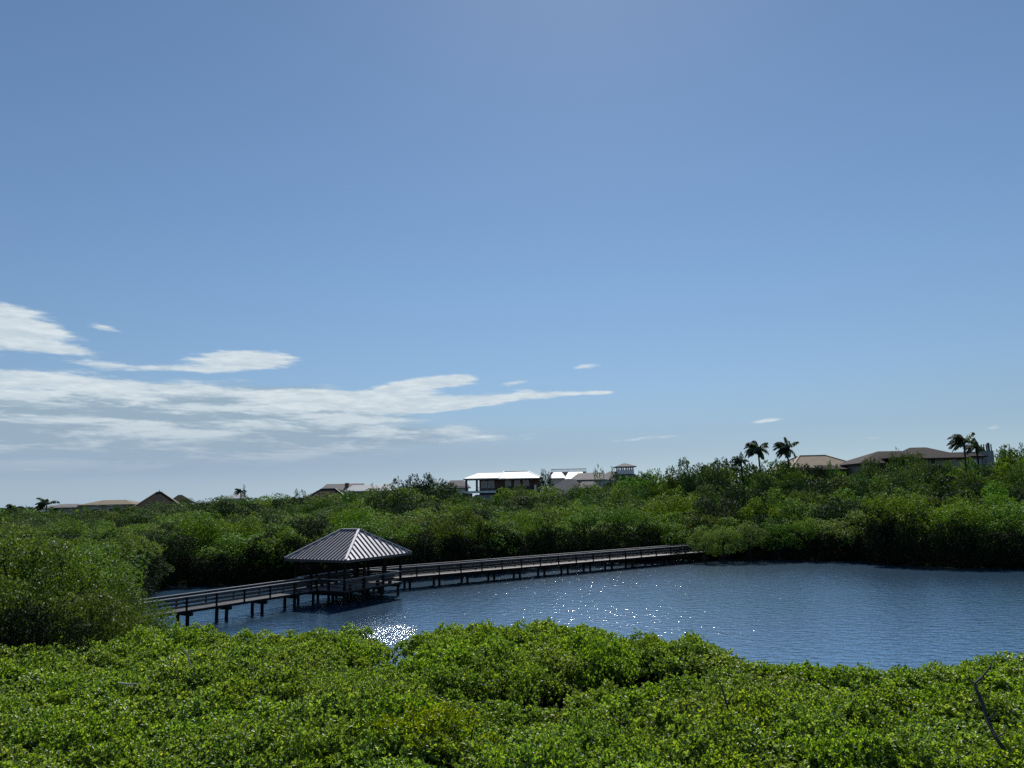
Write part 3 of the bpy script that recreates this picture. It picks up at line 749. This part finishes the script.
# 3 little white roof
h = House('house', 'small house showing only a bright white roof above the trees at left', 230, 255)
h.box('wall', M['stucco_white'], -3.6, 3.6, 0, 7, 0, h.Z(498)); h.hip('roof', M['white_roof'], -4.2, 4.2, -.6, 7.6, h.Z(498.5), h.Z(493.2), 1, 3.4)
h.window(0, h.Z(503), 1.4, 1.4, -.03)
# 4 brown hip roof with pale hips
h = House('house', 'house with olive brown hipped roof and pale ridge lines above the trees', 334, 215, R(-14))
h.box('wall', M['stucco_beige'], -8, 8, -5, 6, 0, h.Z(503)); h.hip('roof', M['tile_brown'], -9.5, 9.5, -6, 7, h.Z(504), h.Z(488.5), -4.2, .2, M['ridge'])
for x in (-5, 0, 5): h.window(x, h.Z(508), 1.6, 1.5, -5.03)
# 5 long grey roof and white roofs
h = House('house', 'house with long grey ridge roof and white lower roofs behind the brown hipped one', 360, 262)
h.box('wall', M['stucco_white'], h.X(330), h.X(392), 1, 12, 0, h.Z(491))
h.hip('roof', M['tile_grey'], h.X(318), h.X(362), 0, 13, h.Z(491), h.Z(483.0), h.X(322), h.X(360))
h.hip('roof', M['white_roof'], h.X(346), h.X(396), -3, 5, h.Z(491), h.Z(485.0), h.X(352), h.X(392))
h.box('chimney', M['stucco_brown'], h.X(343), h.X(346.5), 3, 4.4, h.Z(489), h.Z(482.5))
for px in (352, 366, 380): h.window(h.X(px), h.Z(495), 1.5, 1.5, .97)
# 6 grey roof peeping left of the white one
h = House('house', 'house with plain grey hipped roof half hidden left of the big white roofed house', 456, 275)
h.box('wall', M['stucco_beige'], -3.6, 4, 0, 9, 0, h.Z(486)); h.hip('roof', M['tile_grey'], -5, 5, -.8, 9.6, h.Z(487.5), h.Z(480), -2.5, 2.5)
h.window(0, h.Z(491), 1.5, 1.5, -.03)
# 7 the big white roofed house
h = House('house', 'large two-storey house with bright white metal roofs and dark porch above the wood', 502, 225)
z0 = h.Z(490.5)
h.box('wall', M['stucco_brown'], h.X(479), h.X(540), 1.5, 12, 0, h.Z(478.3))
h.box('wall', M['dark_trim'], h.X(498), h.X(536), .8, 1.45, z0 - 3.2, z0 + 1.2)
h.hip('roof', M['white_roof'], h.X(463.5), h.X(506), -2.2, 12.5, h.Z(478), h.Z(472.2), h.X(477), h.X(505))
h.hip('roof', M['white_roof'], h.X(498), h.X(542), -2.6, 13, h.Z(478.6), h.Z(471.3), h.X(504), h.X(528), M['white_roof'])
for px in (466.5, 477): h.column(h.X(px), -1.4, z0, h.Z(478.9), M['dark_trim'], .62)
h.box('balcony', M['stucco_white'], h.X(460), h.X(496), -4.2, 1.4, h.Z(492.6), h.Z(490.6))
mb = MB()
for i in range(15): mb.box((h.X(478) + i * (h.X(495) - h.X(478)) / 14, -4.05, z0 + .45), (.06, .06, .9))
mb.box(((h.X(478) + h.X(495)) / 2, -4.05, z0 + .93), (h.X(495) - h.X(478) + .2, .09, .09)); mb.build('railing', M['grey_trim'], h.t)
h.hip('roof', M['tile_grey'], h.X(469), h.X(500), -7, -.2, h.Z(500.5), h.Z(494.2), h.X(476), h.X(493))
h.box('wall', M['dark_trim'], h.X(463), h.X(472), -3.4, 1.3, 0, h.Z(492.8)); h.box('wall', M['stucco_blue'], h.X(472), h.X(500), -5.6, -.4, 0, h.Z(500.8))
for px in (484, 491, 508, 517, 526): h.window(h.X(px), h.Z(484.0), 1.7, 2.0, 1.47)
for px in (478, 490): h.window(h.X(px), h.Z(505), 1.6, 1.6, -5.63)
h.box('chimney', M['stucco_white'], h.X(534), h.X(536), -1.2, -.4, h.Z(495), h.Z(485.5))
# 8 grey gable in front
h = House('house', 'house with a large plain grey hipped roof right of the white roofed house', 562, 200, R(-20))
h.box('wall', M['stucco_beige'], -5, 5, -4.5, 5, 0, h.Z(497)); h.hip('roof', M['tile_grey'], -6.5, 6.3, -6, 6.5, h.Z(498), h.Z(479.5), 0.4, 3.6)
h.hip('roof', M['tile_grey'], 3, 10, -2, 6, h.Z(490), h.Z(482), 5, 8)
for x in (-2.5, 1.5): h.window(x, h.Z(502), 1.5, 1.5, -4.53)
# 9 white roof with roof-top balustrade
h = House('house', 'house with small white roofs and a balustraded flat rooftop terrace', 566, 258)
h.box('wall', M['stucco_white'], h.X(550), h.X(584), 0, 12, 0, h.Z(477.5))
h.hip('roof', M['white_roof'], h.X(549), h.X(566), -2, 5, h.Z(478), h.Z(471.8), h.X(554), h.X(562)); h.hip('roof', M['white_roof'], h.X(564), h.X(584), -3, 6, h.Z(479), h.Z(472), h.X(569), h.X(583))
h.box('roof_terrace', M['tile_grey'], h.X(552), h.X(588), 5.2, 12, h.Z(478), h.Z(471.3))
mb = MB(); xa, xb = h.X(552), h.X(588)
for i in range(31): mb.box((xa + (xb - xa) * i / 30, 5.3, h.Z(470.0)), (.11, .11, h.Z(468.8) - h.Z(471.3)))
mb.box(((xa + xb) / 2, 5.3, h.Z(468.6)), (xb - xa, .2, .2)); mb.build('balustrade', M['grey_trim'], h.t)
h.window(0, h.Z(484), 1.6, 1.5, -.03)
# 10 blue-white wall under grey hip, with cupola
h = House('house', 'pale blue walled house with grey hipped roof and a small roof lantern turret', 604, 240)
h.box('wall', M['stucco_blue'], h.X(575), h.X(622), 0, 12, 0, h.Z(479.5))
h.hip('roof', M['tile_grey'], h.X(571), h.X(606), -1.5, 13, h.Z(479.3), h.Z(472.0), h.X(580), h.X(606))
h.hip('roof', M['tile_grey'], h.X(598), h.X(644), 1, 14, h.Z(479.8), h.Z(471), h.X(612), h.X(634))
cx = h.X(628.5)
h.box('turret_base', M['stucco_white'], cx - 2.6, cx + 2.6, 4.6, 10, h.Z(474), h.Z(470))
for dx in (-2.3, -.8, .8, 2.3): h.column(cx + dx, 4.9, h.Z(470), h.Z(466.3), M['stucco_white'], .42); h.column(cx + dx, 9.6, h.Z(470), h.Z(466.3), M['stucco_white'], .42)
h.hip('turret_roof', M['tile_grey'], cx - 3.4, cx + 3.4, 3.8, 10.8, h.Z(466.3), h.Z(462.8), cx - .4, cx + .4)
for px in (580, 587, 594): h.window(h.X(px), h.Z(482.0), 1.2, 1.3, -.03)
# 11 tan hip house
h = House('house', 'house with broad sandy tan hipped roof between the palms and the brown house', 825, 158)
h.box('wall', M['stucco_beige'], h.X(800), h.X(856), 0, 12, 0, h.Z(466))
h.hip('roof', M['tile_tan'], h.X(788), h.X(862), -2, 13, h.Z(468), h.Z(454.2), h.X(811), h.X(838), M['ridge'])
h.hip('roof', M['tile_brown'], h.X(812), h.X(840), -5, 4, h.Z(470), h.Z(465.2), h.X(813), h.X(832)); h.box('wall', M['stucco_brown'], h.X(815), h.X(836), -3.4, -.2, 0, h.Z(470))
for px in (806, 846, 852): h.window(h.X(px), h.Z(471.0), 1.3, 1.3, -.03)
# 12 brown hipped house
h = House('house', 'long beige walled house with brown hipped roofs at the right skyline', 905, 150)
h.box('wall', M['stucco_beige'], h.X(862), h.X(918), 0, 10, 0, h.Z(462)); h.box('wall', M['stucco_beige'], h.X(916), h.X(962), -1.5, 11, 0, h.Z(459))
h.hip('roof', M['tile_taupe'], h.X(856), h.X(926), -1.5, 12, h.Z(462.5), h.Z(449.5), h.X(893), h.X(918))
h.hip('roof', M['tile_brown'], h.X(884), h.X(906), -4, 3, h.Z(458), h.Z(452.5), h.X(891), h.X(900))
h.hip('roof', M['tile_taupe'], h.X(912), h.X(964), -3.2, 12.5, h.Z(459), h.Z(446.5), h.X(925), h.X(942))
for px in (865, 871, 880): h.window(h.X(px), h.Z(465), 1.0, 1.3, -.03)
for px in (922, 930, 951): h.window(h.X(px), h.Z(461.8), 1.0, 1.3, -1.53)
# 13 pale walled house behind the tall palm
h = House('house', 'pale walled house with flat railed roof terrace behind the palms at far right', 972, 158)
h.box('wall', M['stucco_blue'], h.X(948), h.X(984), 0, 9, 0, h.Z(456))
h.hip('roof', M['tile_brown'], h.X(945), h.X(986), -1.5, 10, h.Z(456.2), h.Z(451), h.X(956), h.X(978))
h.box('roof_terrace', M['grey_trim'], h.X(984.2), h.X(996), -.2, 8, 0, h.Z(451))
mb = MB()
for i in range(5): mb.box((h.X(985) + i * 2.4 * 158 / 740, 0, (h.Z(451) + h.Z(444.5)) / 2), (.16, .16, h.Z(444.5) - h.Z(451)))
mb.build('terrace_post', M['dark_trim'], h.t); h.box('mast', M['dark_trim'], h.X(993), h.X(994.4), .3, .8, h.Z(451), h.Z(443))
for px in (960, 972): h.window(h.X(px), h.Z(461), 1.8, 1.4, -.03)

# ------------------------------------------------------------------ palms on the skyline
def palm(px, ytop, ybase, Y, label, nf=17, flen=3.6, lean=-.15, wind=-.38, group=None):
    p = at(px, ytop, Y); pb = at(px, ybase, Y)
    H = p.z - .9 - flen * .42
    t = thing('palm_tree', label, 'palm', (p.x, Y, .9), rng.uniform(-.3, .3), group)
    top = Vector((lean * 2, 0, H - .2))
    MB().tube([(0, 0, -.4), (lean * .4, 0, H * .4), (lean * 1.2, 0, H * .75), tuple(top)], [.24, .17, .15, .17], 9).build('trunk', M['bark'], t)
    Bs = []; Ds = []; Ns = []; Ls = []; Ws = []; st = MB()
    for i in range(nf):
        a = i * 2.399 + rng.random() * .5; e = R(rng.choice([80, 62, 48, 35, 22, 5]) + rng.normal() * 7)
        d = Vector((math.cos(a) * math.cos(e) + wind, math.sin(a) * math.cos(e), math.sin(e))).normalized()
        pos = top.copy(); L = flen * rng.uniform(.8, 1.1); seg = 11; pts = [tuple(pos)]
        for sgi in range(seg):
            pos = pos + d * (L / seg); d = (d + Vector((wind * .16, 0, -.17))).normalized(); pts.append(tuple(pos))
            side = d.cross(Vector((0, 0, 1)));
            if side.length < .05: side = Vector((0, 1, 0))
            side.normalize(); upv = side.cross(d)
            if sgi < 1: continue
            ll = (.95 * math.sin(math.pi * (sgi + 1) / (seg + 2.2)) + .25) * flen / 3.6
            for sg in (-1, 1):
                for q in (0, .5):
                    Bs.append(pos - d * (L / seg) * q); Ds.append(side * sg * .5 + d * .45 - Vector((0, 0, .75)) + Vector((wind * .9, 0, 0)) + Vector(rng.normal(size=3) * .08)); Ns.append(upv + Vector(rng.normal(size=3) * .15)); Ls.append(ll); Ws.append(.30 * flen / 3.6)
        st.tube(pts, list(np.linspace(.06, .015, len(pts))), 4)
    a_ = lambda v: np.array([tuple(q) for q in v])
    cr = link('crown', leaf_mesh('palm_fronds', a_(Bs), a_(Ds), a_(Ns), np.array(Ls), np.array(Ws)), M['palm_leaf'], t)
    st.build('frond_stalks', M['palm_leaf'], cr)
palm(759, 442, 480, 145, 'windswept coconut palm with clear trunk, left of the skyline pair beside the tan roof', 28, 2.9)
palm(786, 442, 480, 145, 'windswept coconut palm touching the tan roof, right of the skyline pair', 28, 2.8, .1)
palm(742, 456, 485, 145, 'small windswept palm low left of the skyline pair', 13, 2.0)
palm(961, 434, 470, 140, 'tallest windswept coconut palm in front of the brown hipped house', 20, 3.1, .2)
palm(977, 441, 470, 144, 'shorter palm right of the tallest coconut palm at far right', 15, 2.6)
palm(48, 499, 515, 215, 'small bushy palm beside the low grey roof at the far left', 16, 3.6)
palm(16, 504, 515, 215, 'smallest low palm at the left edge of the skyline', 12, 2.8)
palm(242, 488, 505, 215, 'small dark palm beside the little white roof at left', 13, 2.0)

# trees that stand out of the skyline
def feature(kind, px, yt, Y, rad, mat, label, group=None): put_tree(kind, px, yt, Y, rad, mat, 'tree', label, 'tree', group, 2.5)
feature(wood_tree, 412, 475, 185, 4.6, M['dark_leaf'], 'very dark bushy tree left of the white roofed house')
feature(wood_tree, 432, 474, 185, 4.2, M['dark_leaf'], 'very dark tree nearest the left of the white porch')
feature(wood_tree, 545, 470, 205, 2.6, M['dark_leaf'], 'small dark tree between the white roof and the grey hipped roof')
feature(thin_tree, 600, 465, 190, 2.6, M['far_leaf'], 'tall loose tree in front of the pale blue house')
feature(thin_tree, 612, 467, 188, 2.4, M['far_leaf'], 'loose tree just left of the roof turret')
feature(wood_tree, 690, 459, 129, 3.5, M['far_leaf'], 'high rounded dark tree at the middle of the right skyline')
feature(wood_tree, 712, 460, 131, 2.8, M['far_leaf'], 'upright dark tree right of the high rounded one')
feature(thin_tree, 722, 458, 131, 1.9, M['far_leaf'], 'thin airy tree with see-through crown left of the palms')
feature(wood_tree, 665, 468, 129, 3.3, M['light_leaf'], 'light green rounded tree left of the high dark one')
feature(wood_tree, 772, 478, 117, 3.9, M['dark_leaf'], 'dark tree below the two palms')
feature(wood_tree, 795, 480, 117, 3.4, M['dark_leaf'], 'dark tree below the tan roof')
feature(thin_tree, 832, 461, 144, 2.3, M['far_leaf'], 'loose tree in front of the tan roof')
feature(thin_tree, 893, 448, 140, 1.9, M['far_leaf'], 'thin tree reaching over the brown hipped roof')
feature(thin_tree, 903, 453, 139, 2.3, M['far_leaf'], 'loose leafy tree before the brown house wall')
feature(wood_tree, 1008, 446, 129, 3.6, M['far_leaf'], 'grey green rounded tree at the right edge of the skyline')
feature(wood_tree, 1030, 444, 129, 3.4, M['far_leaf'], 'grey green tree cut by the right edge of the view')
feature(wood_tree, 975, 470, 101, 3.6, M['light_leaf'], 'yellow green tree in front of the far right house')
feature(wood_tree, 1005, 474, 98, 3.6, M['light_leaf'], 'yellow green tree at the far right below the grey green ones')
feature(thin_tree, 244, 485, 215, 1.6, M['dark_leaf'], 'thin nearly bare tree by the little white roof')
feature(thin_tree, 300, 489, 190, 2.4, M['far_leaf'], 'small dark tree left of the olive brown roof')
feature(thin_tree, 372, 484, 190, 2.6, M['far_leaf'], 'loose tree in front of the long grey roof')

# the distant wood that closes the view on the left: one mass of foliage
nw = 26000
Yw = rng.uniform(235, 620, nw); Pw = rng.uniform(-140, 760, nw)
Xw = np.array([at(p_, 500, y_).x for p_, y_ in zip(Pw, Yw)])
lum = np.sin(Xw * .21 + Yw * .07) * np.sin(Xw * .083 - Yw * .11) + .5 * np.sin(Xw * .55 + 2)
Zw = 1 + (rng.random(nw) ** .35) * (5.2 + 1.1 * lum)
Bw = np.stack([Xw, Yw, Zw], 1); Dw = sphere_dirs(nw); Dw[:, 2] = np.abs(Dw[:, 2])
fw = link('distant_woods', leaf_mesh('distant_woods', Bw, Dw, sphere_dirs(nw), rng.uniform(1.4, 2.6, nw), rng.uniform(1.0, 1.8, nw)), M['far_leaf'])
tag(fw, 'low green wood closing the horizon behind the far left roofs', 'woods', kind='stuff')

scn.cycles.use_denoising = False
